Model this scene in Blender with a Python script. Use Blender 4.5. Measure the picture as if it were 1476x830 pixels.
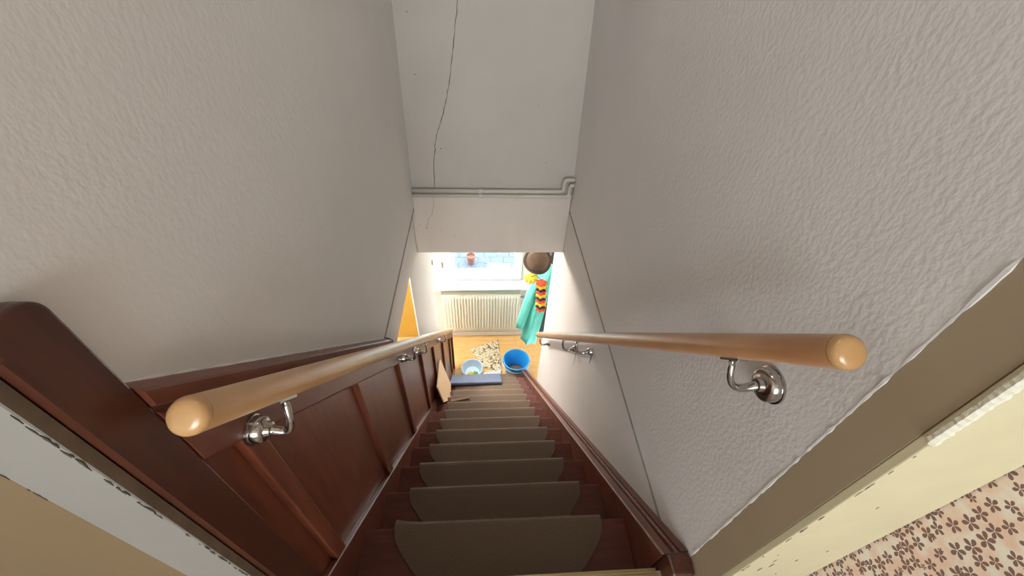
import bpy, bmesh, math, random
from mathutils import Vector, Matrix
random.seed(7)
for o in list(bpy.data.objects): bpy.data.objects.remove(o)
SC = bpy.context.scene
COL = SC.collection
R_, G_ = 0.2, 0.18588          # riser and going of the stair
T = R_ / G_                    # slope of the flight
HW = 0.3985                    # half the clear width between stringers
PI = math.pi

# ------------------------------------------------------------------ camera
p, yw, rl = math.radians(42.37), math.radians(5.28), math.radians(-3.125)
fwd = Vector((math.sin(yw)*math.cos(p), math.cos(yw)*math.cos(p), -math.sin(p)))
rgt = Vector((math.cos(yw), -math.sin(yw), 0)); dwn = fwd.cross(rgt)
r2 = rgt*math.cos(rl) + dwn*math.sin(rl); d2 = dwn*math.cos(rl) - rgt*math.sin(rl)
cd = bpy.data.cameras.new('camera'); cam = bpy.data.objects.new('camera', cd); COL.objects.link(cam)
m3 = Matrix((r2, -d2, -fwd)).transposed()
cam.matrix_world = Matrix.Translation((-0.0352, -0.2619, 1.1979)) @ m3.to_4x4()
cd.sensor_width = 36; cd.lens = 593.46/1476*36; cd.clip_start = 0.02
SC.camera = cam

# ------------------------------------------------------------------ world, light, exposure
SC.view_settings.view_transform = 'Standard'; SC.view_settings.look = 'None'
SC.view_settings.gamma = 1; SC.view_settings.use_curve_mapping = False
SC.view_settings.exposure = 0.28
W = bpy.data.worlds.new('sky'); SC.world = W; W.use_nodes = True
bg = W.node_tree.nodes['Background']; bg.inputs[0].default_value = (0.93, 0.975, 1.0, 1); bg.inputs[1].default_value = 14.0
def portal(name, loc, rot, sx, sy):
    l = bpy.data.lights.new(name, 'AREA'); l.shape = 'RECTANGLE'; l.size = sx; l.size_y = sy
    l.cycles.is_portal = True
    o = bpy.data.objects.new(name, l); COL.objects.link(o); o.location = loc; o.rotation_euler = rot
    return o
portal('hall_window_portal', (-0.08, 3.62, -1.36), (-PI/2, 0, 0), 1.1, 1.4)
portal('fill_window_portal', (-0.13, -2.62, 1.41), (PI/2, 0, 0), 1.46, 1.38)  # guides sky light through the added window behind the camera

# ------------------------------------------------------------------ materials
def mat(name, col, rough=0.6, metal=0.0, var=0.0, vscale=8.0, bump=0.0, bscale=80.0, bdist=0.002, stretch=(1,1,1), col2=None, coat=0.0, detail=4):
    m = bpy.data.materials.new(name); m.use_nodes = True
    nt = m.node_tree; N = nt.nodes; L = nt.links; b = N['Principled BSDF']
    b.inputs['Base Color'].default_value = (*col, 1); b.inputs['Roughness'].default_value = rough; b.inputs['Metallic'].default_value = metal
    if coat: b.inputs['Coat Weight'].default_value = coat; b.inputs['Coat Roughness'].default_value = 0.25
    if var or bump:
        tc = N.new('ShaderNodeTexCoord'); mp = N.new('ShaderNodeMapping'); mp.inputs['Scale'].default_value = stretch
        L.new(tc.outputs['Object'], mp.inputs['Vector'])
    if var or col2:
        n = N.new('ShaderNodeTexNoise'); n.inputs['Scale'].default_value = vscale; n.inputs['Detail'].default_value = detail
        L.new(mp.outputs[0], n.inputs['Vector'])
        cr = N.new('ShaderNodeValToRGB'); cr.color_ramp.elements[0].position = 0.3; cr.color_ramp.elements[1].position = 0.7
        c2 = col2 or tuple(c*(1-var) for c in col)
        cr.color_ramp.elements[0].color = (*c2, 1); cr.color_ramp.elements[1].color = (*col, 1)
        L.new(n.outputs['Fac'], cr.inputs[0]); L.new(cr.outputs[0], b.inputs['Base Color'])
    if bump:
        n2 = N.new('ShaderNodeTexNoise'); n2.inputs['Scale'].default_value = bscale; n2.inputs['Detail'].default_value = 3
        L.new(mp.outputs[0], n2.inputs['Vector'])
        bp = N.new('ShaderNodeBump'); bp.inputs['Strength'].default_value = bump; bp.inputs['Distance'].default_value = bdist
        L.new(n2.outputs['Fac'], bp.inputs['Height']); L.new(bp.outputs[0], b.inputs['Normal'])
    return m
M = {}
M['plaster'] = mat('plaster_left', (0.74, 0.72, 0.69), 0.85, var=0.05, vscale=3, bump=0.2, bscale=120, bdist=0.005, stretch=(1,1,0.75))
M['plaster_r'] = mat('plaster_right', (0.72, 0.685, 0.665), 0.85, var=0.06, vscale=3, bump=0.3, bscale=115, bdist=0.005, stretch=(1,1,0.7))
M['plaster_dim'] = mat('plaster_back_dim', (0.55, 0.51, 0.465), 0.85, var=0.06, vscale=4, bump=0.2, bscale=60, bdist=0.003)  # back wall plaster, its weaker light put into a darker colour
M['plaster_lit'] = mat('plaster_header_lit', (0.72, 0.655, 0.59), 0.85, var=0.06, vscale=4, bump=0.2, bscale=60, bdist=0.003)  # same plaster as the back wall, colour lightened for the hall light
M['hallwhite'] = mat('hall_white', (0.80, 0.77, 0.72), 0.8, var=0.04, vscale=5, bump=0.2, bscale=70, bdist=0.003)
M['ochre'] = mat('ochre_paint', (0.46, 0.265, 0.035), 0.7, var=0.1, vscale=6)
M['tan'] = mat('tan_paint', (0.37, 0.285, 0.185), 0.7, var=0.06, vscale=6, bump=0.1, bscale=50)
M['cream'] = mat('cream_paint', (0.68, 0.61, 0.40), 0.5, var=0.06, vscale=14, bump=0.12, bscale=30, bdist=0.003)
M['bead'] = mat('cream_bead', (0.80, 0.76, 0.62), 0.7, bump=0.6, bscale=160, bdist=0.003)
M['shadedwhite'] = mat('white_paint_shaded', (0.265, 0.25, 0.225), 0.6, var=0.06, vscale=8, bump=0.1, bscale=40)  # white casing paint, darkened for the shadow falling on this side
M['beige'] = mat('beige_paint_shaded', (0.20, 0.135, 0.068), 0.75, var=0.07, vscale=9, bump=0.15, bscale=60)  # beige wall paint, darkened for the shadow falling on this side
M['taupe'] = mat('taupe_paint', (0.16, 0.115, 0.075), 0.55, var=0.3, vscale=30)
M['shade_stain_grey'] = mat('gap_shade_and_stain', (0.36, 0.325, 0.29), 0.9, var=.3, vscale=25)  # grey for the seam gap's shade, the bracket streaks and a mark
M['dirt'] = mat('dirt', (0.06, 0.05, 0.04), 0.9)
M['crack'] = mat('crack', (0.10, 0.09, 0.08), 0.95)
M['ceil'] = mat('ceiling_white', (0.72, 0.70, 0.66), 0.9)
M['ceildim'] = mat('ceiling_low_bounce', (0.36, 0.27, 0.18), 0.7, var=.2, vscale=5, stretch=(6,1,1))  # unseen ceiling given a dark wood tone to cut bounced light
M['mahog'] = mat('mahogany_vertical', (0.20, 0.058, 0.028), 0.34, col2=(0.125, 0.032, 0.016), vscale=9, var=.3, stretch=(6,6,0.7), coat=0.15, bump=0.05, bscale=40)
M['mahog_s'] = mat('mahogany_slope', (0.17, 0.049, 0.026), 0.38, col2=(0.105, 0.030, 0.017), vscale=8, var=.3, stretch=(8,1,1), coat=0.2)
M['mahog_t'] = mat('mahogany_tread', (0.145, 0.033, 0.017), 0.55, col2=(0.085, 0.019, 0.010), vscale=7, var=.3, stretch=(1,8,1))
M['mahog_d'] = mat('mahogany_board', (0.085, 0.024, 0.012), 0.36, col2=(0.05, 0.014, 0.007), vscale=9, var=.3, stretch=(6,6,0.6), coat=0.2)
M['beech'] = mat('beech', (0.60, 0.36, 0.17), 0.30, col2=(0.47, 0.26, 0.11), vscale=6, var=.3, stretch=(3,1,1), coat=0.35)
M['beech2'] = mat('beech_red', (0.53, 0.28, 0.135), 0.30, col2=(0.38, 0.18, 0.08), vscale=6, var=.3, stretch=(3,1,1), coat=0.35)
M['endgrain'] = mat('beech_end', (0.56, 0.32, 0.14), 0.28, col2=(0.46, 0.25, 0.10), vscale=30, var=.3, coat=0.4)
M['chrome'] = mat('chrome', (0.50, 0.48, 0.46), 0.16, metal=1.0)
M['carpet'] = mat('carpet_beige', (0.20, 0.142, 0.10), 0.95, var=0.35, vscale=260, bump=0.8, bscale=420, bdist=0.003)
M['bluemat'] = mat('blue_mat', (0.15, 0.175, 0.26), 0.95, var=0.4, vscale=120, bump=0.8, bscale=250, bdist=0.003)
M['matback'] = mat('mat_rubber', (0.02, 0.022, 0.03), 0.8)
M['brass'] = mat('brass_strip', (0.42, 0.33, 0.17), 0.42, metal=0.9, var=.3, vscale=60, stretch=(.2,6,1))
M['oak'] = mat('oak_floor', (0.88, 0.58, 0.25), 0.38, col2=(0.78, 0.46, 0.17), vscale=5, var=.3, stretch=(1,7,1), coat=0.2)
M['white'] = mat('white_lacquer', (0.86, 0.85, 0.80), 0.4, var=0.03, vscale=10)
M['creamwin'] = mat('window_lacquer', (0.84, 0.82, 0.72), 0.4, var=0.04, vscale=10)
M['marble'] = mat('sill_marble', (0.80, 0.84, 0.86), 0.25, col2=(0.62, 0.70, 0.74), vscale=9, var=.2)
M['outsill'] = mat('outer_sill_zinc', (0.055, 0.064, 0.074), 0.5, var=.3, vscale=12)
M['radiator'] = mat('radiator_enamel', (0.84, 0.80, 0.68), 0.38)
M['ply'] = mat('plywood', (0.78, 0.55, 0.33), 0.6, col2=(0.68, 0.44, 0.24), vscale=8, var=.2, stretch=(1,1,5))
M['stick'] = mat('old_wood', (0.30, 0.19, 0.13), 0.7, var=.3, vscale=40)
M['bluepl'] = mat('blue_plastic', (0.03, 0.36, 0.80), 0.32)
M['paleblue'] = mat('pale_blue_plastic', (0.55, 0.70, 0.86), 0.35)
M['grit'] = mat('grit', (0.16, 0.15, 0.14), 0.9, var=.6, vscale=120)
M['yellow'] = mat('yellow_foam', (0.85, 0.60, 0.05), 0.8, var=.2, vscale=60)
M['green'] = mat('green_foam', (0.18, 0.42, 0.06), 0.8, var=.2, vscale=60)
M['teal'] = mat('teal_fabric', (0.15, 0.70, 0.60), 0.8, var=.15, vscale=12, bump=0.4, bscale=40, bdist=0.01)
M['darkcoat'] = mat('dark_fabric', (0.04, 0.042, 0.05), 0.85, var=.3, vscale=20, bump=0.3, bscale=60)
M['felt'] = mat('brown_felt', (0.10, 0.06, 0.038), 0.9, var=.25, vscale=25)
M['red'] = mat('red_petals', (0.75, 0.06, 0.02), 0.7); M['gold'] = mat('gold_petals', (0.9, 0.55, 0.03), 0.7); M['black'] = mat('black_petals', (0.02, 0.02, 0.02), 0.7)
M['paper'] = mat('paper', (0.92, 0.92, 0.92), 0.7)
M['slab'] = mat('paving', (0.042, 0.062, 0.098), 0.8, var=.45, vscale=30, detail=8)
M['joint'] = mat('paving_joint', (0.03, 0.035, 0.05), 0.9)
M['terracotta'] = mat('terracotta', (0.12, 0.045, 0.025), 0.8, var=.2, vscale=20)
M['pipe'] = mat('pipe_paint', (0.60, 0.56, 0.50), 0.5)
M['steel'] = mat('dull_steel', (0.25, 0.24, 0.22), 0.4, metal=0.8)
M['carpetfloor'] = mat('landing_floor', (0.30, 0.20, 0.13), 0.6, var=.2, vscale=12)
# cloth bag with faint stripes
def stripes():
    m = mat('striped_bag', (0.8, 0.85, 0.9), 0.5); nt = m.node_tree; N = nt.nodes; L = nt.links
    tc = N.new('ShaderNodeTexCoord'); w = N.new('ShaderNodeTexWave'); w.inputs['Scale'].default_value = 14; w.inputs['Distortion'].default_value = 1.5
    w.bands_direction = 'DIAGONAL'
    cr = N.new('ShaderNodeValToRGB'); cr.color_ramp.elements[0].color = (0.45, 0.60, 0.78, 1); cr.color_ramp.elements[1].color = (0.88, 0.88, 0.86, 1)
    cr.color_ramp.elements[0].position = .15; cr.color_ramp.elements[1].position = .4
    L.new(tc.outputs['Object'], w.inputs['Vector']); L.new(w.outputs['Fac'], cr.inputs[0]); L.new(cr.outputs[0], N['Principled BSDF'].inputs['Base Color'])
    return m
M['bag'] = stripes()
def rugmat():
    m = mat('pebble_rug', (0.7, 0.62, 0.45), 0.95); nt = m.node_tree; N = nt.nodes; L = nt.links
    tc = N.new('ShaderNodeTexCoord'); v = N.new('ShaderNodeTexVoronoi'); v.feature = 'DISTANCE_TO_EDGE'; v.inputs['Scale'].default_value = 44
    v2 = N.new('ShaderNodeTexVoronoi'); v2.inputs['Scale'].default_value = 44
    L.new(tc.outputs['Object'], v.inputs['Vector']); L.new(tc.outputs['Object'], v2.inputs['Vector'])
    sp = N.new('ShaderNodeSeparateColor'); L.new(v2.outputs['Color'], sp.inputs[0])
    cr = N.new('ShaderNodeValToRGB'); e = cr.color_ramp.elements; e[0].color = (0.10, 0.07, 0.045, 1); e[1].color = (0.85, 0.78, 0.60, 1)
    e[0].position = .10; e[1].position = .34; x = e.new(.24); x.color = (0.55, 0.44, 0.28, 1)
    L.new(sp.outputs[0], cr.inputs[0])
    mx = N.new('ShaderNodeMix'); mx.data_type = 'RGBA'; mx.inputs[6].default_value = (0.40, 0.32, 0.21, 1)
    st = N.new('ShaderNodeMath'); st.operation = 'GREATER_THAN'; st.inputs[1].default_value = 0.07; L.new(v.outputs['Distance'], st.inputs[0])
    L.new(st.outputs[0], mx.inputs[0]); L.new(cr.outputs[0], mx.inputs[7]); L.new(mx.outputs[2], N['Principled BSDF'].inputs['Base Color'])
    return m
M['rug'] = rugmat()
def glassmat():
    m = bpy.data.materials.new('window_glass'); m.use_nodes = True; nt = m.node_tree; N = nt.nodes; L = nt.links
    N.remove(N['Principled BSDF']); t = N.new('ShaderNodeBsdfTransparent'); g = N.new('ShaderNodeBsdfGlossy'); g.inputs['Roughness'].default_value = 0.02
    t.inputs[0].default_value = (0.95, 0.97, 0.97, 1)
    mx = N.new('ShaderNodeMixShader'); mx.inputs[0].default_value = 0.05
    L.new(t.outputs[0], mx.inputs[1]); L.new(g.outputs[0], mx.inputs[2]); L.new(mx.outputs[0], N['Material Output'].inputs[0])
    return m
M['glass'] = glassmat()
def floralmat():                       # printed paper: small five petalled flowers scattered on a peach and white ground
    m = mat('floral_paper', (0.9, 0.75, 0.66), 0.8); nt = m.node_tree; N = nt.nodes; L = nt.links
    def math_(op, a, b=None, c=None):
        n = N.new('ShaderNodeMath'); n.operation = op
        for i, v in enumerate((a, b, c)):
            if v is None: continue
            if isinstance(v, (int, float)): n.inputs[i].default_value = v
            else: L.new(v, n.inputs[i])
        return n.outputs[0]
    tc = N.new('ShaderNodeTexCoord'); sx = N.new('ShaderNodeSeparateXYZ'); L.new(tc.outputs['Object'], sx.inputs[0])
    masks = []
    for off, sc, r0 in ((0.0, 41.0, 0.46), (3.37, 44.0, 0.27)):
        cb = N.new('ShaderNodeCombineXYZ'); L.new(math_('ADD', sx.outputs[1], off), cb.inputs[0]); L.new(math_('ADD', sx.outputs[2], off*1.7), cb.inputs[1])
        v = N.new('ShaderNodeTexVoronoi'); v.voronoi_dimensions = '2D'; v.inputs['Scale'].default_value = sc; v.inputs['Randomness'].default_value = 0.48
        L.new(cb.outputs[0], v.inputs['Vector'])
        sub = N.new('ShaderNodeVectorMath'); sub.operation = 'SUBTRACT'; L.new(cb.outputs[0], sub.inputs[0]); L.new(v.outputs['Position'], sub.inputs[1])
        s2 = N.new('ShaderNodeSeparateXYZ'); L.new(sub.outputs[0], s2.inputs[0])
        cc = N.new('ShaderNodeSeparateColor'); L.new(v.outputs['Color'], cc.inputs[0])
        ang = math_('ADD', math_('ARCTAN2', s2.outputs[1], s2.outputs[0]), math_('MULTIPLY', cc.outputs[0], 6.28))
        pet = math_('ABSOLUTE', math_('COSINE', math_('MULTIPLY', ang, 2.5)))
        size = math_('MULTIPLY', math_('ADD', math_('MULTIPLY', cc.outputs[1], 0.35), 0.72), r0)
        rad = math_('DIVIDE', v.outputs['Distance'], size)
        inside = math_('LESS_THAN', rad, math_('POWER', pet, 0.6))
        wide = math_('GREATER_THAN', math_('MULTIPLY', pet, 1.0), 0.38)
        core = math_('GREATER_THAN', rad, 0.10)
        f_ = math_('MULTIPLY', math_('MULTIPLY', inside, wide), core)
        if off: f_ = math_('MULTIPLY', f_, math_('GREATER_THAN', cc.outputs[2], 0.72))
        masks.append(f_)
    mask = math_('MAXIMUM', masks[0], masks[1])
    n = N.new('ShaderNodeTexNoise'); n.inputs['Scale'].default_value = 38; n.inputs['Detail'].default_value = 6; L.new(tc.outputs['Object'], n.inputs['Vector'])
    cr = N.new('ShaderNodeValToRGB'); e = cr.color_ramp.elements; e[0].position = .38; e[1].position = .62
    e[0].color = (0.86, 0.79, 0.70, 1); e[1].color = (0.84, 0.60, 0.48, 1); L.new(n.outputs['Fac'], cr.inputs[0])
    mx = N.new('ShaderNodeMix'); mx.data_type = 'RGBA'; L.new(mask, mx.inputs[0]); L.new(cr.outputs[0], mx.inputs[6]); mx.inputs[7].default_value = (0.23, 0.13, 0.11, 1)
    L.new(mx.outputs[2], N['Principled BSDF'].inputs['Base Color'])
    return m
M['floral'] = floralmat()

# ------------------------------------------------------------------ helpers
class MB:
    def __init__(s): s.v = []; s.f = []
    def add(s, vs, fs):
        b = len(s.v); s.v += [tuple(v) for v in vs]; s.f += [tuple(i+b for i in f) for f in fs]; return s
    def box(s, x0, x1, y0, y1, z0, z1):
        return s.add([(x0,y0,z0),(x1,y0,z0),(x1,y1,z0),(x0,y1,z0),(x0,y0,z1),(x1,y0,z1),(x1,y1,z1),(x0,y1,z1)],
                     [(3,2,1,0),(4,5,6,7),(0,1,5,4),(1,2,6,5),(2,3,7,6),(3,0,4,7)])
    def prism(s, a, b):            # two matching outlines, capped
        n = len(a); return s.add(list(a)+list(b), [tuple(range(n-1,-1,-1)), tuple(range(n,2*n))]+[(i,(i+1)%n,n+(i+1)%n,n+i) for i in range(n)])
    def slope(s, prof, y0, y1):    # (x, height over the nosing line) outline swept down the flight, cut plumb at both ends
        return s.prism([(x, y0, h-y0*T) for x, h in prof], [(x, y1, h-y1*T) for x, h in prof])
    def yz(s, poly, x0, x1):
        return s.prism([(x0, y, z) for y, z in poly], [(x1, y, z) for y, z in poly])
    def tube(s, pts, rad, n=12, cap=True, closed=False):
        pts = [Vector(q) for q in pts]; rings = []; k = len(pts)
        rs = rad if isinstance(rad, (list, tuple)) else [rad]*k
        up = Vector((0.123, 0.31, 0.94)); 
        for i, q in enumerate(pts):
            t = (pts[min(i+1,k-1)]-pts[max(i-1,0)]).normalized()
            a = t.cross(up); 
            if a.length < 1e-3: a = t.cross(Vector((1,0,0)))
            a.normalize(); up = a.cross(t).normalized(); b = up
            rings.append([q+(a*math.cos(2*PI*j/n)+b*math.sin(2*PI*j/n))*rs[i] for j in range(n)])
        vs = [v for r in rings for v in r]; fs = []
        for i in range(k-1):
            for j in range(n): fs.append((i*n+j, i*n+(j+1)%n, (i+1)*n+(j+1)%n, (i+1)*n+j))
        if cap: fs += [tuple(range(n-1,-1,-1)), tuple(range((k-1)*n, k*n))]
        return s.add(vs, fs)
    def lathe(s, prof, c=(0,0,0), n=32, ruff=0.0, nr=0):
        vs = []; fs = []; k = len(prof)
        for r, z in prof:
            for j in range(n):
                a = 2*PI*j/n; q = r*(1+ruff*math.sin(nr*a)); vs.append((c[0]+q*math.cos(a), c[1]+q*math.sin(a), c[2]+z))
        for i in range(k-1):
            for j in range(n): fs.append((i*n+j, i*n+(j+1)%n, (i+1)*n+(j+1)%n, (i+1)*n+j))
        fs += [tuple(range(n-1,-1,-1)), tuple(range((k-1)*n, k*n))]
        return s.add(vs, fs)
    def build(s, name, m, parent=None, bevel=0.0, smooth=False, seg=2):
        me = bpy.data.meshes.new(name); me.from_pydata(s.v, [], s.f)
        bm = bmesh.new(); bm.from_mesh(me); bmesh.ops.recalc_face_normals(bm, faces=bm.faces[:]); bm.to_mesh(me); bm.free()
        me.materials.append(M[m]); o = bpy.data.objects.new(name, me); COL.objects.link(o)
        if parent: o.parent = parent; o.matrix_parent_inverse = Matrix.Translation(parent.location).inverted()
        if smooth:
            for pl in me.polygons: pl.use_smooth = True
        if bevel:
            b = o.modifiers.new('bevel', 'BEVEL'); b.width = bevel; b.segments = seg; b.limit_method = 'ANGLE'; b.harden_normals = False
        return o
def sharp(o, deg=35):
    bm = bmesh.new(); bm.from_mesh(o.data)
    for e in bm.edges:
        if len(e.link_faces) == 2 and e.calc_face_angle(0) > math.radians(deg): e.smooth = False
    bm.to_mesh(o.data); bm.free()
    for pl in o.data.polygons: pl.use_smooth = True
    return o
def tag(o, label, cat, group=None):
    o['label'] = label; o['category'] = cat
    if group: o['group'] = group
    return o
def thing(name, loc, label, cat, group=None):
    o = bpy.data.objects.new(name, None); COL.objects.link(o); o.location = loc; o.empty_display_size = .05
    return tag(o, label, cat, group)
def struct(o): o['kind'] = 'structure'; return o
def bez(p0, p1, p2, p3, n=10):
    p0, p1, p2, p3 = map(Vector, (p0, p1, p2, p3)); out = []
    for i in range(n+1):
        t = i/n; out.append(p0*(1-t)**3+p1*3*t*(1-t)**2+p2*3*t*t*(1-t)+p3*t**3)
    return out

# ------------------------------------------------------------------ setting: stairwell walls
FZ = -3.0; YW = 3.40; YB = 1.752; XL = -0.42; XR = 0.46; ZS = -0.055; XLL = -0.437; XRL = 0.457
struct(MB().box(XL-.13, XL, -.04, YB+.4, -.03, 2.45).build('wall_left', 'plaster'))
lower = MB()
OY0, OY1, OZ = 0.72, 1.455, -0.285
lower.box(XLL-.007, XLL, -.04, OY0, FZ, -.0525); lower.box(XLL-.007, XLL, OY0, OY1, OZ, -.0525); lower.box(XLL-.007, XLL, OY1, 2.21, FZ, -.0525)
struct(lower.build('wall_left_lower', 'plaster'))
jl = struct(MB().box(XL-.05, XL-.0005, .80, 2.1, -.052, -.0305).build('seam_shade_left', 'shade_stain_grey'))  # grey strip along the seam, its colour imitating a shaded gap
struct(MB().box(XR, XR+.22, .01, YB+.3, ZS, 2.45).build('wall_right', 'plaster_r'))
struct(MB().box(XRL, XR+.22, .01, 2.0, FZ, ZS-.01).build('wall_right_lower', 'plaster_r'))
struct(MB().box(XR-.0025, XR+.1, .05, 1.75, ZS-.0095, ZS-.0005).build('seam_shade_right', 'shade_stain_grey'))  # same on this side: the seam's shade as a grey strip
wrr = bpy.data.objects['wall_right']; wrl = bpy.data.objects['wall_right_lower']
random.seed(4)
ep = [(XR+.0015, .0105, .02+i*.012) for i in range(110)]
MB().tube(ep, [random.uniform(.0016,.0042) for q in ep], 6).build('plaster_lip', 'plaster_r', wrr)
def fleck(y, z, w, l, m, par, x):
    MB().prism([(x+.001,y-w,z),(x+.001,y,z-l),(x+.001,y+w,z),(x+.001,y,z+l*.4)], [(x-.0006,y-w*.6,z),(x-.0006,y,z-l*.8),(x-.0006,y+w*.6,z),(x-.0006,y,z+l*.3)]).build('paint_fleck' if m == 'paper' else 'shadow_stain', m, par)
fleck(.085, .115, .0012, .010, 'paper', wrr, XR); fleck(.022, .10, .001, .007, 'paper', wrr, XR); fleck(.028, .145, .0018, .003, 'paper', wrr, XR)
fleck(1.115, -.53, .010, .16, 'shade_stain_grey', wrl, XRL); fleck(.905, -.30, .016, .085, 'shade_stain_grey', wrl, XRL)  # grey streaks under brackets: stains with the bracket shadows painted in
# header over the way into the hall, and the leaning wall above it
wb = struct(MB().box(XLL, XRL, YB, YB+.24, -0.352, 0.055).build('wall_back_header', 'plaster_lit', bevel=.004))
wbu = struct(MB().yz([(YB+.013, .055), (YB+.24, .055), (YB+.6, 2.45), (YB+.365, 2.45)], XL, XR).build('wall_back', 'plaster_dim'))
def back_y(z): return YB+.013+(z-.055)*(.352/2.395)
cr = [(-.128,.95),(-.136,.913),(-.158,.79),(-.178,.665),(-.196,.57),(-.222,.47),(-.252,.395),(-.272,.34),(-.281,.28),(-.292,.215),(-.297,.12),(-.303,.07)]
pts = []
random.seed(3)
for i in range(len(cr)-1):
    for k in range(5):
        t = k/5; x = cr[i][0]*(1-t)+cr[i+1][0]*t+random.uniform(-.0025,.0025); z = cr[i][1]*(1-t)+cr[i+1][1]*t
        pts.append((x, back_y(z), z))
MB().tube(pts, [random.uniform(.0009,.0022) for q in pts], 5).build('crack', 'crack', wbu)
pts = [(-.306,YB,.03),(-.31,YB,-.03),(-.32,YB,-.06),(-.326,YB,-.085),(-.345,YB,-.105),(-.358,YB,-.15),(-.368,YB,-.175)]
MB().tube(pts, .0007, 5).build('crack', 'crack', wb)
for x, z, r in ((-.35,.62,.003),(-.25,.285,.0035),(-.36,.86,.003),(.30,.22,.0025),(.24,.50,.002),(-.10,.10,.002),(.05,.12,.002)):
    MB().lathe([(r*.2,-.0005),(r,-.0003),(r*.8,.0004),(r*.1,.0006)], (0,0,0), 8).build('stain_speck', 'crack', wbu).matrix_local = Matrix.Translation((x, back_y(z), z)) @ Matrix.Rotation(PI/2, 4, 'X')
for x, z in ((-.40,-.15),(-.36,-.17),(-.20,-.22),(-.28,-.19)):
    MB().lathe([(.0005,-.0005),(.0025,-.0003),(.002,.0004),(.0003,.0006)], (0,0,0), 8).build('stain_speck', 'crack', wb).matrix_local = Matrix.Translation((x, YB, z)) @ Matrix.Rotation(PI/2, 4, 'X')
struct(MB().box(XL-.13, XR+.22, -2.75, YB+.62, 2.45, 2.55).build('ceiling', 'ceildim'))

wl = thing('fill_lamp_well', (.0, .55, 2.45), 'added unseen globe lamp brightening the stairwell', 'lamp')  # globe added out of view to brighten the stairwell walls
M['fillglow2'] = mat('fill_glow_well', (.9,.9,.88), .4); b_ = M['fillglow2'].node_tree.nodes['Principled BSDF']
b_.inputs['Emission Color'].default_value = (1.0, .97, .93, 1); b_.inputs['Emission Strength'].default_value = 9
MB().tube([(0,.55,2.4495),(0,.55,2.36)], [.03,.012], 16).build('fill_rod', 'white', wl)
MB().lathe([(.13*math.sin(a), .13*math.cos(a)) for a in [.1+(PI-.12)*i/16 for i in range(17)]], (0,.55,2.235), 32).build('fill_globe', 'fillglow2', wl, smooth=True)
# upper landing behind the opening
struct(MB().box(-1.9, .9, -2.75, -.002, -.18, 0).build('floor_landing', 'carpetfloor'))
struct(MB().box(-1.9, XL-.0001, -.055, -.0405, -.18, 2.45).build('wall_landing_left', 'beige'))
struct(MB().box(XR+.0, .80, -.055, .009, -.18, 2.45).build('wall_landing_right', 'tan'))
struct(MB().box(.64, .76, -2.75, -.0552, -.18, 2.45).build('wall_floral', 'floral'))
struct(MB().box(-2.0, -1.9, -2.75, .08, -.18, 2.45).build('wall_landing_side', 'ceil'))
struct(MB().box(-1.9, XL-.13, -2.75, .08, 2.45, 2.55).build('ceiling_landing', 'ceil'))
wr = MB(); wx0, wx1, wz0, wz1 = -.86, .6, .72, 2.1
wr.box(-2.0, wx0, -2.75, -2.6, -.18, 2.45); wr.box(wx1, .64, -2.75, -2.6, -.18, 2.45); wr.box(wx0, wx1, -2.75, -2.6, -.18, wz0); wr.box(wx0, wx1, -2.75, -2.6, wz1, 2.45)
struct(wr.build('wall_fill_window', 'ceil'))
w2 = struct(MB().box(wx0, wx0+.06, -2.7, -2.64, wz0, wz1).box(wx1-.06, wx1, -2.7, -2.64, wz0, wz1).box(wx0+.06, wx1-.06, -2.7, -2.64, wz0, wz0+.06).box(wx0+.06, wx1-.06, -2.7, -2.64, wz1-.06, wz1).build('fill_window', 'white'))  # unseen window added behind the camera to light landing and stairwell
MB().box(wx0+.06, wx1-.06, -2.672, -2.668, wz0+.06, wz1-.06).build('pane', 'glass', w2)
# reveal and casing, right: tan reveal face is the wall end; cream board faces the landing
t1 = struct(MB().box(XR+.001, .638, -.068, -.0552, 0, 2.44).build('trim_1', 'cream', bevel=.002))
bp = []
for i in range(120): bp.append((XR+.001+random.uniform(-.0006,.0006), -.0655, .78+i*.005))
MB().tube(bp, [.0052+.0009*(i%2)+random.uniform(-.0005,.0005) for i in range(120)], 7).build('plaster_bead', 'bead', t1)
random.seed(11)
for i in range(34):
    z = random.uniform(.12, .95); x = XR+.003 if i < 22 else random.uniform(XR+.02, XR+.13); 
    l = random.uniform(.002,.012); w = random.uniform(.0006,.0018)
    MB().prism([(x-w,-.0685,z),(x,-.0687,z-l),(x+w,-.0685,z),(x,-.0687,z+l)], [(x-w,-.0675,z),(x,-.0675,z-l),(x+w,-.0675,z),(x,-.0675,z+l)]).build('paint_chip', 'tan' if i % 2 else 'taupe', t1)
# left: white casing board facing the landing, shade put into its colour, dirt along its edges
t2 = struct(MB().box(-.498, -.412, -.066, -.0552, 0, 2.44).build('trim_2', 'shadedwhite', bevel=.002))
for i in range(60):
    z = random.uniform(.30,.92); x = -.4125; l = random.uniform(.002,.009); w = random.uniform(.0005,.0018); x -= random.uniform(0,.0022)
    if i > 48: x = -.4965; z = random.uniform(.7,.86)
    MB().prism([(x-w,-.0665,z),(x,-.0667,z-l),(x+w,-.0665,z),(x,-.0667,z+l)], [(x-w,-.0655,z),(x,-.0655,z-l),(x+w,-.0655,z),(x,-.0655,z+l)]).build('dirt_fleck', 'dirt', t2)
struct(MB().box(-.4299, -.4118, -.064, -.052, 0, .93).build('trim_3', 'taupe'))

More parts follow.
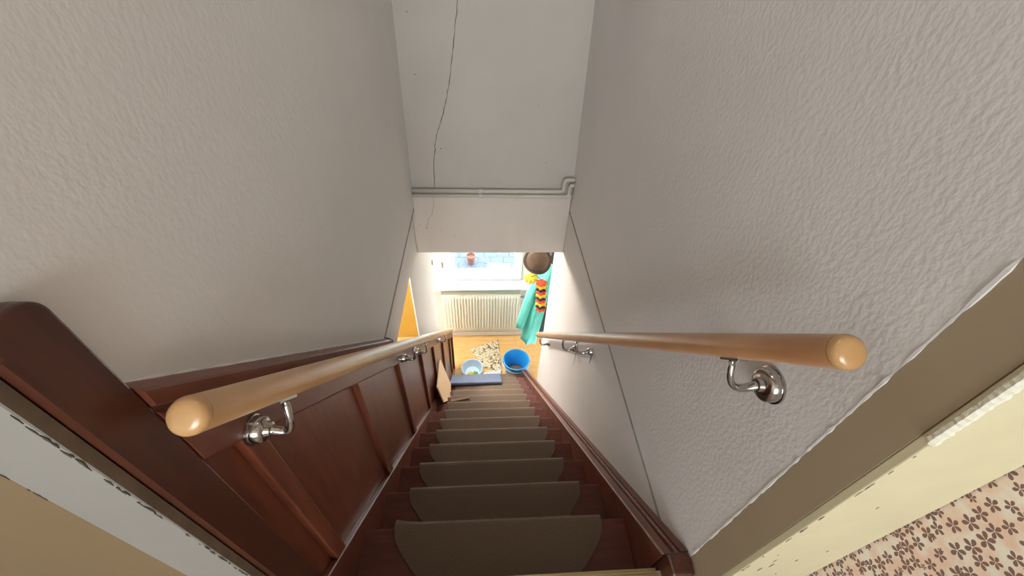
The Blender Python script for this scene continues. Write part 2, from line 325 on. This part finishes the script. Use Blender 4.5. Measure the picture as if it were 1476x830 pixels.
# mahogany end board of the panelling, rounded at the top
pl = [(-.05, -.06), (.004, -.06), (.004, .915)]
for i in range(9):
    a = PI/2*i/8; pl.append((-.021+.025*math.cos(a), .935+.022*math.sin(a)))
pl += [(-.05, .957)]
eb = MB().yz(pl, -.4197, -.4).build('end_board', 'mahog_d', bevel=.003)
tag(eb, 'tall dark mahogany board with rounded top corner at the head of the panelling', 'board')
MB().box(-.402, -.3992, -.0505, -.0475, 0, .93).build('edge_bead', 'mahog_d', eb)

# ------------------------------------------------------------------ hall at the foot
fl = struct(MB().box(-1.75, .78, 13*G_, YW+.2, FZ-.1, FZ-.012).build('floor', 'stick'))
y = 14*G_-.03; random.seed(5); i = 0
while y < YW:
    x = -1.75+random.uniform(0, .6); xs = [-1.75]
    while x < .6: xs.append(x); x += random.uniform(.7, 1.0)
    xs.append(.78)
    for a, b in zip(xs[:-1], xs[1:]):
        MB().box(a+.001, b-.001, y+.001, min(y+.088, YW+.02), FZ-.012, FZ-random.uniform(0, .0015)).build('plank', 'oak', fl)
    y += .089
ww = MB(); hx0, hx1, hz0, hz1 = -.64, .47, -2.06, -.66
ww.box(-1.75, hx0, YW, YW+.2, FZ, -.35); ww.box(hx1, .90, YW, YW+.2, FZ, -.35); ww.box(hx0, hx1, YW, YW+.2, FZ, hz0); ww.box(hx0, hx1, YW, YW+.2, hz1, -.35)
struct(ww.build('wall_window', 'hallwhite'))
struct(MB().box(.78, .90, 2.0, YW, FZ, -.35).build('wall_hall_right', 'hallwhite'))
struct(MB().box(XR+.22, .90, 1.88, 2.0, FZ, -.35).build('wall_hall_near', 'hallwhite'))
struct(MB().box(-1.87, -1.75, .2, YW+.2, FZ, -.35).build('wall_hall_left', 'hallwhite'))
struct(MB().box(-1.75, .90, YB+.24, YW+.2, -.352, -.25).build('ceiling_hall', 'ceil'))
struct(MB().box(-1.75, XL-.13, .2, YB+.24, -.352, -.25).build('ceiling_side_room', 'ceil'))
struct(MB().box(-1.75, -.665, YW-.02, YW-.0002, FZ, -.352).build('wall_ochre', 'ochre'))
struct(MB().box(-1.75, XL-.13, .1, .2, FZ, -.25).build('wall_side_room', 'hallwhite'))
struct(MB().box(-1.75, XL-.13, .2, 13*G_, FZ-.1, FZ).build('floor_side_room', 'oak'))
struct(MB().box(-.66, .78, YW-.014, YW, FZ, FZ+.07).build('baseboard_window', 'white', bevel=.003))

# unseen globe lamp, added to brighten the hall
lp = thing('fill_lamp_hall', (-.72, 2.62, -.352), 'added unseen globe lamp brightening the hall', 'lamp')
sharp(MB().lathe([(.06,-.03),(.065,-.028),(.07,0)], (-.72, 2.62, -.353), 32).build('fill_base', 'white', lp), 30)
M['fillglow'] = mat('fill_glow_hall', (.9,.9,.88), .4); b_ = M['fillglow'].node_tree.nodes['Principled BSDF']
b_.inputs['Emission Color'].default_value = (1.0, .95, .88, 1); b_.inputs['Emission Strength'].default_value = 205
MB().lathe([(.05*1,-.03)]+[(.11*math.sin(a), -.13+.11*math.cos(a)) for a in [.5+ (PI-.52)*i/16 for i in range(17)]], (-.72, 2.62, -.353), 32).build('fill_globe', 'fillglow', lp, smooth=True)
# window
w1 = struct(MB().box(hx0, hx0+.075, YW+.02, YW+.09, hz0, hz1).box(hx1-.06, hx1, YW+.02, YW+.09, hz0, hz1)
            .box(hx0+.075, hx1-.06, YW+.02, YW+.09, hz0, hz0+.035).box(hx0+.075, hx1-.06, YW+.02, YW+.09, hz1-.06, hz1).build('window_1', 'creamwin', bevel=.004))
MB().box(-.565, -.50, YW+.012, YW+.07, hz0+.035, hz1-.06).build('mullion', 'creamwin', w1, bevel=.004)
cs = MB(); cx0, cx1, cz0, cz1 = -.498, .408, hz0+.036, hz1-.061
cs.box(cx0, cx0+.085, YW+.0, YW+.055, cz0, cz1).box(cx1-.09, cx1, YW, YW+.055, cz0, cz1).box(cx0+.085, cx1-.09, YW, YW+.055, cz0, cz0+.085).box(cx0+.085, cx1-.09, YW, YW+.055, cz1-.085, cz1)
cs = cs.build('casement', 'white', w1, bevel=.005)
MB().box(cx0+.085, cx1-.09, YW+.028, YW+.032, cz0+.085, cz1-.085).build('pane', 'glass', cs)
for z in (-1.79, -1.0):
    MB().tube([(-.505, YW-.006, z-.035), (-.505, YW-.006, z+.035)], .009, 10).build('hinge', 'steel', w1)
MB().tube([(-.618, YW+.012, -1.80), (-.618, YW+.012, -1.74)], .009, 10).build('hinge', 'steel', w1)
MB().box(-.655, .50, YW-.145, YW+.02, -2.065, -2.035).build('window_sill', 'marble', w1, bevel=.006)
MB().box(-.64, .47, YW+.09, YW+.30, -2.12, -2.085).build('outer_sill', 'outsill', w1, bevel=.004)
cd_ = MB().prism([(.005,YW+.098,-2.083),(.27,YW+.098,-2.083),(.275,YW+.10,-1.86),(.012,YW+.10,-1.85)], [(.005,YW+.101,-2.083),(.27,YW+.101,-2.083),(.275,YW+.103,-1.86),(.012,YW+.103,-1.85)]).build('paper_sheet', 'paper')
tag(cd_, 'white paper sheet standing behind the window glass', 'paper')
MB().box(.085,.095,YW+.0955,YW+.0975,-1.885,-1.872).build('dark_mark', 'shade_stain_grey', cd_)

# outside: paving and a pot
gr = struct(MB().box(-2.5, 2.5, YW+.2, 8.5, FZ-.15, FZ-.02).build('ground', 'joint'))
for i in range(11):
    for j in range(12):
        x = -1.15+i*.205+(j%2)*.1; y = 4.0+j*.154
        MB().box(x, x+.2, y, y+.15, FZ-.02, FZ+random.uniform(-.004,.004)).build('paving_slab', 'slab', gr)
pot = MB().lathe([(.05,0),(.062,.1),(.07,.13),(.078,.13),(.078,.16),(.066,.16),(.06,.12),(.01,.115)], (-.24, 4.92, FZ+.004), 24).build('plant_pot', 'terracotta')
sharp(pot); tag(pot, 'terracotta pot on the paving outside the window', 'pot')

# ------------------------------------------------------------------ staircase
st = thing('staircase', (0, 0, FZ), 'steep straight mahogany staircase between panelled and plastered walls', 'staircase')
for k in range(1, 15):
    o = MB().box(-HW-.008, HW+.008, (k-1)*G_-.03, k*G_, -k*R_-.034, -k*R_).build('tread', 'mahog_t', st, bevel=.005)
for k in range(1, 16):
    yy = (k-1)*G_-.03
    MB().box(-HW-.008, HW+.008, yy-.018, yy, -k*R_+.0, -(k-1)*R_-.034).build('riser', 'mahog_s', st)
y1 = 14*G_+.02
prof_r = [(HW,-.30),(HW,.066),(HW+.004,.07),(HW+.023,.07),(HW+.0245,.062),(HW+.029,.062),(HW+.031,.078),(HW+.034,.083),(HW+.037,.083),(HW+.039,.078),(HW+.0395,.088),(XRL-.0001,.088),(XRL-.0001,-.30)]
sr = MB().slope(prof_r, .02, y1).build('stringer', 'mahog_s', st)
MB().slope([(HW-.0012,.0662),(HW-.0012,.0685),(HW+.0035,.0717),(HW+.0035,.069)], .02, y1).build('pale_edge', 'stick', st)  # thin paler strip along the stringer's inner top edge
MB().box(HW, XRL-.0005, -.03, .02, -.17, .0698).build('stringer_end', 'mahog_d', st, bevel=.008, seg=3)
prof_l = [(-HW,-.30),(-HW,.057),(-HW-.003,.060),(-.4115,.063),(XLL+.0005,.063),(XLL+.0005,-.30)]
MB().slope(prof_l, .005, 14*G_+.22).build('stringer', 'mahog_s', st)
ns = MB().box(-HW, HW-.012, -.034, .002, 0.0, .0035)
for i in range(5): ns.box(-HW, HW-.012, -.030+i*.0062, -.0275+i*.0062, .0035, .0048)
ns.box(-HW, HW-.012, .002, .0035, -.022, .0035)
tag(ns.build('edge_strip', 'brass', bevel=.0006), 'ribbed brass edge strip on the landing above the first tread', 'strip')

# stair mats
rows = [(-.011,-.030,.312),(-.0112,-.012,.316),(-.010,-.002,.317),(-.004,.002,.317),(.004,.003,.317),(.03,.003,.315),(.055,.003,.303),(.09,.003,.275),(.12,.003,.250),(.145,.003,.218),(.165,.003,.175),(.178,.003,.12),(.183,.003,.05)]
def mat_mesh(name, curl=False):
    n = 16; vs = []; fs = []
    for ri, (d, dz, w) in enumerate(rows):
        for j in range(n+1):
            t = -1+2*j/n; z = dz
            if curl and t < -.8 and ri in (0,1,2,3,4): z += .006*(1+(-.8-t)*3)*(1 if ri > 0 else .6); 
            vs.append((w*t, -d+(.006 if curl and t < -.9 and ri < 3 else 0), z))
    for i in range(len(rows)-1):
        for j in range(n): fs.append((i*(n+1)+j, i*(n+1)+j+1, (i+1)*(n+1)+j+1, (i+1)*(n+1)+j))
    me = bpy.data.meshes.new(name); me.from_pydata(vs, [], fs)
    bm = bmesh.new(); bm.from_mesh(me); bmesh.ops.recalc_face_normals(bm, faces=bm.faces[:])
    if sum(f.normal.z for f in bm.faces) < 0: bmesh.ops.reverse_faces(bm, faces=bm.faces[:])
    bm.to_mesh(me); bm.free(); me.materials.append(M['carpet'])
    return me
base_mesh = mat_mesh('stair_mat'); curl_mesh = mat_mesh('stair_mat_curled', True)
ordn = ['first','second','third','fourth','fifth','sixth','seventh','eighth','ninth','tenth','eleventh','twelfth','thirteenth','fourteenth']
random.seed(21)
proto = None
xoff = [.008,.004,-.004,.004,.006,.0,.002,-.004,.0,.0,.0,.0,-.005,.0]
for k in range(1, 15):
    if proto is None:
        o = bpy.data.objects.new('stair_mat', curl_mesh); s = o.modifiers.new('thick', 'SOLIDIFY'); s.thickness = .0045; s.offset = 1
        proto = o
    else:
        o = proto.copy(); o.data = base_mesh
    COL.objects.link(o)
    o.location = (xoff[k-1], k*G_, -k*R_); o.rotation_euler = (0, 0, random.uniform(-.006, .006))
    lab = 'beige half-round carpet mat on the %s tread below the landing' % ordn[k-1]
    if k == 1: lab = 'beige half-round carpet mat with a curled corner on the first tread below the landing'
    tag(o, lab, 'stair mat', 'half-round carpet mats on the treads')

# ------------------------------------------------------------------ wood panelling on the left
wn = thing('wall_panelling', (-.42, 0, FZ), 'mahogany wall panelling with upright battens following the stair', 'panelling')
XP, XS, XB = -.4165, -.3985, XL+.0005
sty = [(.060,.100),(.445,.485),(.838,.878),(1.265,1.305),(1.655,1.695),(2.115,2.155),(2.60,2.64),(2.84,2.885)]
edges = [.0045]+[v for s in sty for v in s]
for i, (a, b) in enumerate(sty):
    lo = edges[2*i]
    MB().yz([(lo, .064-lo*T), (a, .064-a*T), (a, .668-a*T), (lo, .668-lo*T)], XB, XP).build('panel', 'mahog', wn)
    MB().yz([(a, .064-a*T), (b, .064-b*T), (b, .665-b*T), (a, .665-a*T)], XB, XS).build('batten', 'mahog', wn, bevel=.0035)
MB().slope([(XB,.662),(XS,.662),(XS+.001,.668),(XS+.001,.772),(XS-.002,.776),(XB,.776)], .0045, 2.885).build('top_rail', 'mahog_s', wn)
MB().slope([(XB,.776),(XS-.004,.776),(XS-.004,.784),(-.393,.79),(-.392,.815),(-.396,.820),(-.410,.827),(XL+.0006,.829)], .0045, .80).build('cap_rail', 'mahog_s', wn)
MB().slope([(XB,.7765),(-.394,.7775),(-.391,.79),(-.391,.818),(-.396,.825),(-.41,.833),(XB,.834)], .80, .812).build('cap_end', 'mahog_d', wn)
MB().slope([(XLL+.0005,.70),(XB-.0002,.70),(XB-.0002,.776),(XLL+.0005,.776)], .83, 2.20).build('back_rail', 'mahog_s', wn)
random.seed(9)
pp = []
for i in range(60):                       # ragged paint edge where the plaster laps onto the cap
    y = .006+i*.0133
    pp.append((XL+.002, y, .8285-y*T+random.uniform(-.0012,.0016)))
MB().tube(pp, [random.uniform(.0012,.0035) for q in pp], 6).build('paint_lap', 'plaster', wn)

# ------------------------------------------------------------------ handrails
def handrail(a, b, label, wallx, plates, wood, rad=.0212):
    a, b = Vector(a), Vector(b); d = (b-a).normalized()
    root = thing('handrail', a, label, 'handrail')
    sharp(MB().tube([a, b], rad, 40).build('rail', wood, root), 40)
    n = 40; prof = [(0,rad),(.0015,rad*1.015),(.006,rad*1.0),(.010,rad*.93),(.0130,rad*.78),(.0148,rad*.5),(.0153,rad*.12)]
    for e, dr in ((a, -d), (b, d)):
        pts = [e+dr*.0008+dr*q for q, _ in prof]
        MB().tube(pts, [r for _, r in prof], n).build('end_cap', 'endgrain', root, smooth=True)
    s = 1 if wallx < a.x else -1
    side = Vector((s, 0, 0)); nrm = side.cross(d); nrm = nrm if nrm.z > 0 else -nrm
    for bi, y in enumerate(plates):
        rs_ = (.95 if wallx > 0 else .68) if bi == 0 else .55
        t = (y-a.y)/d.y; c = a+d*t; 
        sad = c+d*.030-nrm*(rad+.0015)
        pz = c.z-.082
        pc = Vector((wallx, y-.022, pz+.004))
        br = MB().tube([pc, pc+side*.004, pc+side*.0045, pc+side*.017, pc+side*.021, pc+side*.0225, pc+side*.030, pc+side*.031], [.035*rs_,.035*rs_,.032*rs_,.031*rs_,.027*rs_,.013,.011,.002], 32).build('bracket', 'chrome', root)
        sharp(br, 50)
        out = pc+side*.024
        path = bez(out, out+side*.030+d*.02-nrm*.012, sad-nrm*.055+d*.012+side*.012, sad-nrm*.002+side*.002, 16)
        arm = MB().tube(path, [.0085-.0028*min(1, i/9) for i in range(len(path))], 12).build('bracket_arm', 'chrome', br, smooth=True)
        up_ = nrm; w = side
        cs_ = [sad+d*u*.026+w*v*.009+up_*q for q in (-.0015, .0035) for u, v in ((-1,-1),(1,-1),(1,1),(-1,1))]
        MB().prism(cs_[:4], cs_[4:]).build('saddle', 'chrome', br, bevel=.001)
    return root
handrail((-.345, -.012, .790), (-.345, 2.33, -1.70), 'round pale beech handrail along the mahogany panelling', XS+.0015, (.105, .905, 1.155, 1.90), 'beech')
handrail((.385, .022, .832), (.385, 1.84, -1.223), 'round reddish beech handrail along the rough plaster wall', XR, (.145, .93, 1.14, 1.74), 'beech2')

# ------------------------------------------------------------------ pipes under the ledge
for q, (z, zb, xb, lab) in enumerate(((.078, .148, .402, 'upper of two painted heating pipes along the back wall'), (.048, .116, .437, 'lower of two painted heating pipes along the back wall'))):
    Y = YB-.014+q*.002; rr = .0105
    a = [(XL+.0, Y, z), (xb-.022, Y, z)]; a += bez((xb-.02,Y,z),(xb-.006,Y,z),(xb,Y,z+.006),(xb,Y,z+.02),5); a += bez((xb,Y,zb-.02),(xb,Y,zb-.006),(xb+.006 if q==0 else xb+.004,Y,zb),(xb+.016 if q==0 else xb+.01,Y,zb),5); a += [(XR+.001, Y, zb)]
    po = MB().tube(a, rr, 14).build('heating_pipe', 'pipe', smooth=True); tag(po, lab, 'pipe')
    for x in (-.05, ):
        MB().tube([(x-.008, Y, z), (x+.008, Y, z)], rr+.003, 14).build('pipe_clip', 'pipe', po)

# ------------------------------------------------------------------ radiator
rd = thing('radiator', (-.07, YW-.1, FZ), 'cream panel radiator with upright ribs under the window sill', 'radiator')
rx0, rx1, rz0, rz1, ry = -.545, .405, -2.80, -2.175, YW-.105
MB().box(rx0, rx1, ry+.012, ry+.03, rz0, rz1).build('front_plate', 'radiator', rd, bevel=.004)
MB().box(rx0, rx1, ry+.06, ry+.075, rz0, rz1).build('rear_plate', 'radiator', rd, bevel=.004)
MB().box(rx0, rx1, ry+.03, ry+.06, rz1-.02, rz1).build('top_grille', 'radiator', rd)
n = 26; fm = None
for i in range(n):
    x = rx0+.02+(rx1-rx0-.04)*(i+.5)/n; w = .0085
    if fm is None:
        o = MB().yz([(ry+.012, rz0+.03),(ry-.006, rz0+.05),(ry-.006, rz1-.05),(ry+.012, rz1-.03)], -w, w).build('rib', 'radiator', rd, bevel=.004); fm = o
    else:
        o = fm.copy(); COL.objects.link(o); o.parent = rd; o.matrix_parent_inverse = fm.matrix_parent_inverse.copy()
    o.location.x = x
MB().tube([(rx1-.01, ry+.02, rz1-.05),(rx1+.03, ry+.02, rz1-.05)], .011, 10).tube([(rx1+.03, ry+.02, rz1-.05),(rx1+.055, ry-.0, rz1-.045)], [.017,.014], 12).build('valve', 'steel', rd)
for x in (rx0+.12, rx1-.12): MB().box(x-.012, x+.012, ry+.075, YW-.002, rz0+.1, rz1-.1).build('wall_bracket', 'radiator', rd)

# ------------------------------------------------------------------ things on the hall floor
bu = thing('bucket', (.342, 2.77, FZ), 'bright blue plastic bucket on the hall floor at the foot of the stairs', 'bucket')
c = (.342, 2.77, FZ)
sharp(MB().lathe([(.02,.0),(.112,.0),(.116,.004),(.142,.205),(.150,.207),(.151,.222),(.146,.224),(.149,.262),(.157,.263),(.158,.270),(.149,.272),(.143,.262),(.113,.01),(.02,.008)], c, 48).build('body', 'bluepl', bu), 30)
MB().lathe([(.02,.009),(.110,.009),(.111,.03),(.08,.036),(.03,.031),(.005,.033)], c, 40, .02, 7).build('grit', 'grit', bu, smooth=True)
MB().tube([(c[0]+.155*math.cos(a), c[1]-.165*math.sin(a)*.35-.0, FZ+.262-.165*math.sin(a)*.62) if 0 < a < PI else (c[0]+.155*math.cos(a), c[1], FZ+.262) for a in [PI*i/20 for i in range(21)]][0:1]+[(c[0]+.168*math.cos(PI*i/20), c[1]-.012-.160*math.sin(PI*i/20), FZ+.255-.03*math.sin(PI*i/20)) for i in range(21)], .003, 8).build('handle', 'paleblue', bu, smooth=True)
for s in (-1, 1): MB().box(c[0]+s*.152-.012, c[0]+s*.152+.012, c[1]-.02, c[1]+.02, FZ+.235, FZ+.268).build('handle_lug', 'bluepl', bu, bevel=.004)
ba = MB().lathe([(.02,0),(.088,0),(.092,.004),(.122,.098),(.132,.1),(.132,.106),(.120,.106),(.088,.008),(.02,.007)], (-.185, 2.785, FZ), 44).build('wash_basin', 'paleblue')
sharp(ba, 30); tag(ba, 'pale blue plastic bowl on the hall floor beside the rug', 'bowl')
def lump(name, m, c, r, lab):
    bm = bmesh.new(); bmesh.ops.create_icosphere(bm, subdivisions=2, radius=1)
    for v in bm.verts:
        q = 1+.22*math.sin(v.co.x*5+c[0]*40)*math.cos(v.co.y*4)+random.uniform(-.06,.06); v.co = Vector((v.co.x*r[0]*q, v.co.y*r[1]*q, max(-.5, v.co.z)*r[2]*q)) 
    me = bpy.data.meshes.new(name); bm.to_mesh(me); bm.free(); me.materials.append(M[m]); o = bpy.data.objects.new(name, me); COL.objects.link(o); o.location = c
    for pl_ in me.polygons: pl_.use_smooth = True
    return tag(o, lab, 'sponge')
lump('sponge', 'yellow', (-.205, 2.745, FZ+.026), (.040,.030,.034), 'yellow sponge lying in the pale blue bowl')
lump('sponge', 'green', (-.145, 2.752, FZ+.026), (.036,.030,.034), 'green sponge lying in the pale blue bowl')
def sheet(name, m, quad, nx, ny, fn, th, label, cat):
    A, B, C_, D = [Vector(q) for q in quad]; vs = []; fs = []
    for j in range(ny+1):
        for i in range(nx+1):
            u, v = i/nx, j/ny; q = (A*(1-u)+B*u)*(1-v)+(D*(1-u)+C_*u)*v; vs.append(q+Vector(fn(u, v)))
    for j in range(ny):
        for i in range(nx): a = j*(nx+1)+i; fs.append((a, a+1, a+nx+2, a+nx+1))
    me = bpy.data.meshes.new(name); me.from_pydata(vs, [], fs); bm = bmesh.new(); bm.from_mesh(me); bmesh.ops.recalc_face_normals(bm, faces=bm.faces[:])
    if sum(f.normal.z for f in bm.faces) < 0: bmesh.ops.reverse_faces(bm, faces=bm.faces[:])
    bm.to_mesh(me); bm.free(); me.materials.append(M[m]); o = bpy.data.objects.new(name, me); COL.objects.link(o)
    for pl_ in me.polygons: pl_.use_smooth = True
    s = o.modifiers.new('thick', 'SOLIDIFY'); s.thickness = th; s.offset = 1
    return tag(o, label, cat)
sheet('small_rug', 'rug', [(-.055,2.86,FZ),(.180,2.79,FZ),(.150,3.30,FZ),(-.225,3.155,FZ)], 20, 20, lambda u, v: (0, 0, .002+.012*math.exp(-((v-.45-.35*u)/.05)**2)), .006, 'small pebble patterned rug in brown and cream on the hall floor', 'rug')
sheet('striped_bag', 'bag', [(-.075,2.66,FZ+.01),(.15,2.665,FZ+.01),(.17,2.80,FZ+.01),(-.04,2.76,FZ+.01)], 16, 8, lambda u, v: (0, 0, .022+.018*math.sin(u*11+v*3)*math.sin(v*PI)), .003, 'crumpled blue and white striped bag between the bowl and the bucket', 'bag')

# blue mat lying down the slope over the lower nosings
hn = .016
mb = MB(); cx = [(-.372, 2.025), (.135, 2.045), (.135, 2.455), (-.392, 2.440)]
n_ = Vector((0, math.sin(math.atan(T)), math.cos(math.atan(T))))
def sp(x, y, h): return Vector((x, y, -y*T))+n_*h
mb.prism([sp(x, y, hn+.004) for x, y in cx], [sp(x, y, hn+.026) for x, y in cx])
bmn = mb.build('blue_mat', 'bluemat', bevel=.006); tag(bmn, 'thick blue grey mat laid over the lower treads of the stair', 'mat')
mb = MB(); mb.prism([sp(x, y, hn-.002) for x, y in cx], [sp(x, y, hn+.0038) for x, y in cx]); mb.build('backing', 'matback', bmn)

# plywood board leaning on the panelling, loose stick on a tread
nb = Vector((.985,.132,.109)); poly = [(-.400,1.890,-1.573),(-.368,1.446,-1.319),(-.345,1.484,-1.577),(-.335,1.779,-1.995),(-.357,2.050,-2.157)]
pv = [Vector(q) for q in poly]
pb = MB().prism([q for q in pv], [q-nb*.010 for q in pv]).build('plywood_offcut', 'ply', bevel=.001); tag(pb, 'pale plywood offcut leaning against the panelling on the lower stair', 'board')
sk = MB().prism([(-.315,1.640,-1.792),(-.163,1.662,-1.792),(-.163,1.647,-1.792),(-.315,1.617,-1.792)],[(-.315,1.640,-1.781),(-.163,1.662,-1.781),(-.163,1.647,-1.781),(-.315,1.617,-1.781)]).build('wood_strip', 'stick', bevel=.0015)
tag(sk, 'short loose wood strip lying across the ninth tread', 'wood strip')

# ------------------------------------------------------------------ coats and garland by the window
rk = thing('coat_rack', (.77, 2.75, -1.22), 'dark wooden coat rack on the hall wall behind the jackets', 'coat rack')
MB().box(.758, .7795, 2.35, 3.1, -1.27, -1.17).build('back_board', 'mahog_s', rk, bevel=.004)
for y in (2.5, 2.73, 3.0):
    MB().tube(bez((.758,y,-1.23),(.69,y,-1.24),(.66,y,-1.225),(.655,y,-1.18),8), .006, 8).build('hook', 'steel', rk, smooth=True)
def garment(name, m, rings, parent=None, folds=7, amp=.12, n=40, seed=0):
    vs = []; fs = []
    for i, (cx, cy, cz, rx, ry) in enumerate(rings):
        t = i/(len(rings)-1)
        for j in range(n):
            a = 2*PI*j/n; q = 1+amp*(.25+t)*math.sin(folds*a+seed+.7*t)+.4*amp*math.sin((folds*2+1)*a+3*t)
            vs.append((cx+rx*q*math.cos(a), cy+ry*q*math.sin(a), cz+.012*t*math.sin(3*a+seed)))
    k = len(rings)
    for i in range(k-1):
        for j in range(n): fs.append((i*n+j, i*n+(j+1)%n, (i+1)*n+(j+1)%n, (i+1)*n+j))
    fs += [tuple(range(n)), tuple(range((k-1)*n, k*n))]
    return MB().add(vs, fs).build(name, m, parent, smooth=True)
jk = thing('jacket', (.50, 2.74, -2.40), 'teal jacket hanging from the coat rack beside the radiator', 'jacket')
garment('body', 'teal', [(.570,2.72,-1.21,.018,.03),(.560,2.72,-1.27,.04,.07),(.548,2.72,-1.38,.062,.11),(.530,2.72,-1.55,.080,.13),(.510,2.72,-1.75,.088,.135),(.490,2.73,-1.95,.090,.135),(.478,2.74,-2.10,.090,.13),(.470,2.75,-2.21,.088,.125),(.464,2.76,-2.31,.085,.12)], jk, 6, .10)
garment('sleeve', 'teal', [(.535,2.70,-1.36,.035,.05),(.475,2.69,-1.45,.050,.055),(.435,2.68,-1.58,.052,.055),(.405,2.68,-1.72,.050,.052),(.380,2.68,-1.86,.048,.05),(.358,2.69,-1.98,.046,.046),(.345,2.70,-2.07,.042,.042)], jk, 4, .10, 24, 1)
garment('hood', 'teal', [(.585,2.66,-1.20,.02,.03),(.585,2.66,-1.26,.045,.06),(.575,2.66,-1.36,.05,.07),(.565,2.67,-1.45,.03,.05)], jk, 3, .08, 24, 2)
dk = garment('dark_coat', 'darkcoat', [(.665,3.01,-1.20,.02,.03),(.67,3.01,-1.28,.045,.07),(.665,3.01,-1.5,.065,.10),(.66,3.01,-1.8,.078,.11),(.655,3.01,-2.1,.082,.11),(.65,3.01,-2.42,.08,.11)], None, 5, .10)
tag(dk, 'dark grey coat hanging behind the teal jacket', 'coat')
ht = thing('hat', (.47, 2.74, -1.30), 'brown felt hat hanging above the teal jacket', 'hat')
hb = MB().lathe([(.005,.115),(.05,.112),(.078,.095),(.092,.06),(.098,.02),(.1,.0),(.09,.0),(.085,.05),(.01,.1)], (0,0,0), 36).build('crown', 'felt', ht, smooth=True)
hr = MB().lathe([(.098,.0),(.112,-.006),(.122,.002),(.123,.007),(.112,.0),(.1,.008)], (0,0,0), 36, .02, 3).build('brim', 'felt', ht, smooth=True)
hd = MB().lathe([(.0995,.005),(.0998,.03),(.097,.03),(.0965,.005)], (0,0,0), 36).build('hat_band', 'darkcoat', ht)
for o in (hb, hr, hd):
    o.matrix_parent_inverse = Matrix.Identity(4)
ht.location = (.435, 2.53, -1.04); ht.rotation_euler = (math.radians(38), math.radians(-20), .3)
lei = thing('flower_garland', (.50, 2.60, -1.66), 'artificial flower garland in black red and gold over the teal jacket', 'garland')
random.seed(2)
nr_ = 10
for i in range(nr_):
    t = i/(nr_-1); m = ('red','gold','black')[(i)%3]; z = -1.28-.36*t*.92; x = .487+.022*t; 
    o = MB().lathe([(.008,.018),(.026,.016),(.045,.004),(.048,-.008),(.036,-.004),(.02,.004),(.008,.004)], (x, 2.515, z), 30, .16, 6).build('petal_ring', m, lei, smooth=True)
o = MB().lathe([(.006,.022),(.03,.03),(.052,.016),(.060,-.006),(.05,-.022),(.03,-.03),(.006,-.026)], (.395, 2.56, -1.27), 40, .16, 9).build('bloom', 'yellow', lei, smooth=True)
MB().tube([(.395,2.56,-1.25),(.44,2.55,-1.22),(.487,2.515,-1.26)], .004, 6).build('cord', 'black', lei)
MB().tube([(.487,2.515,-1.26),(.505,2.515,-1.45),(.509,2.515,-1.62)], .004, 6).build('cord', 'black', lei)
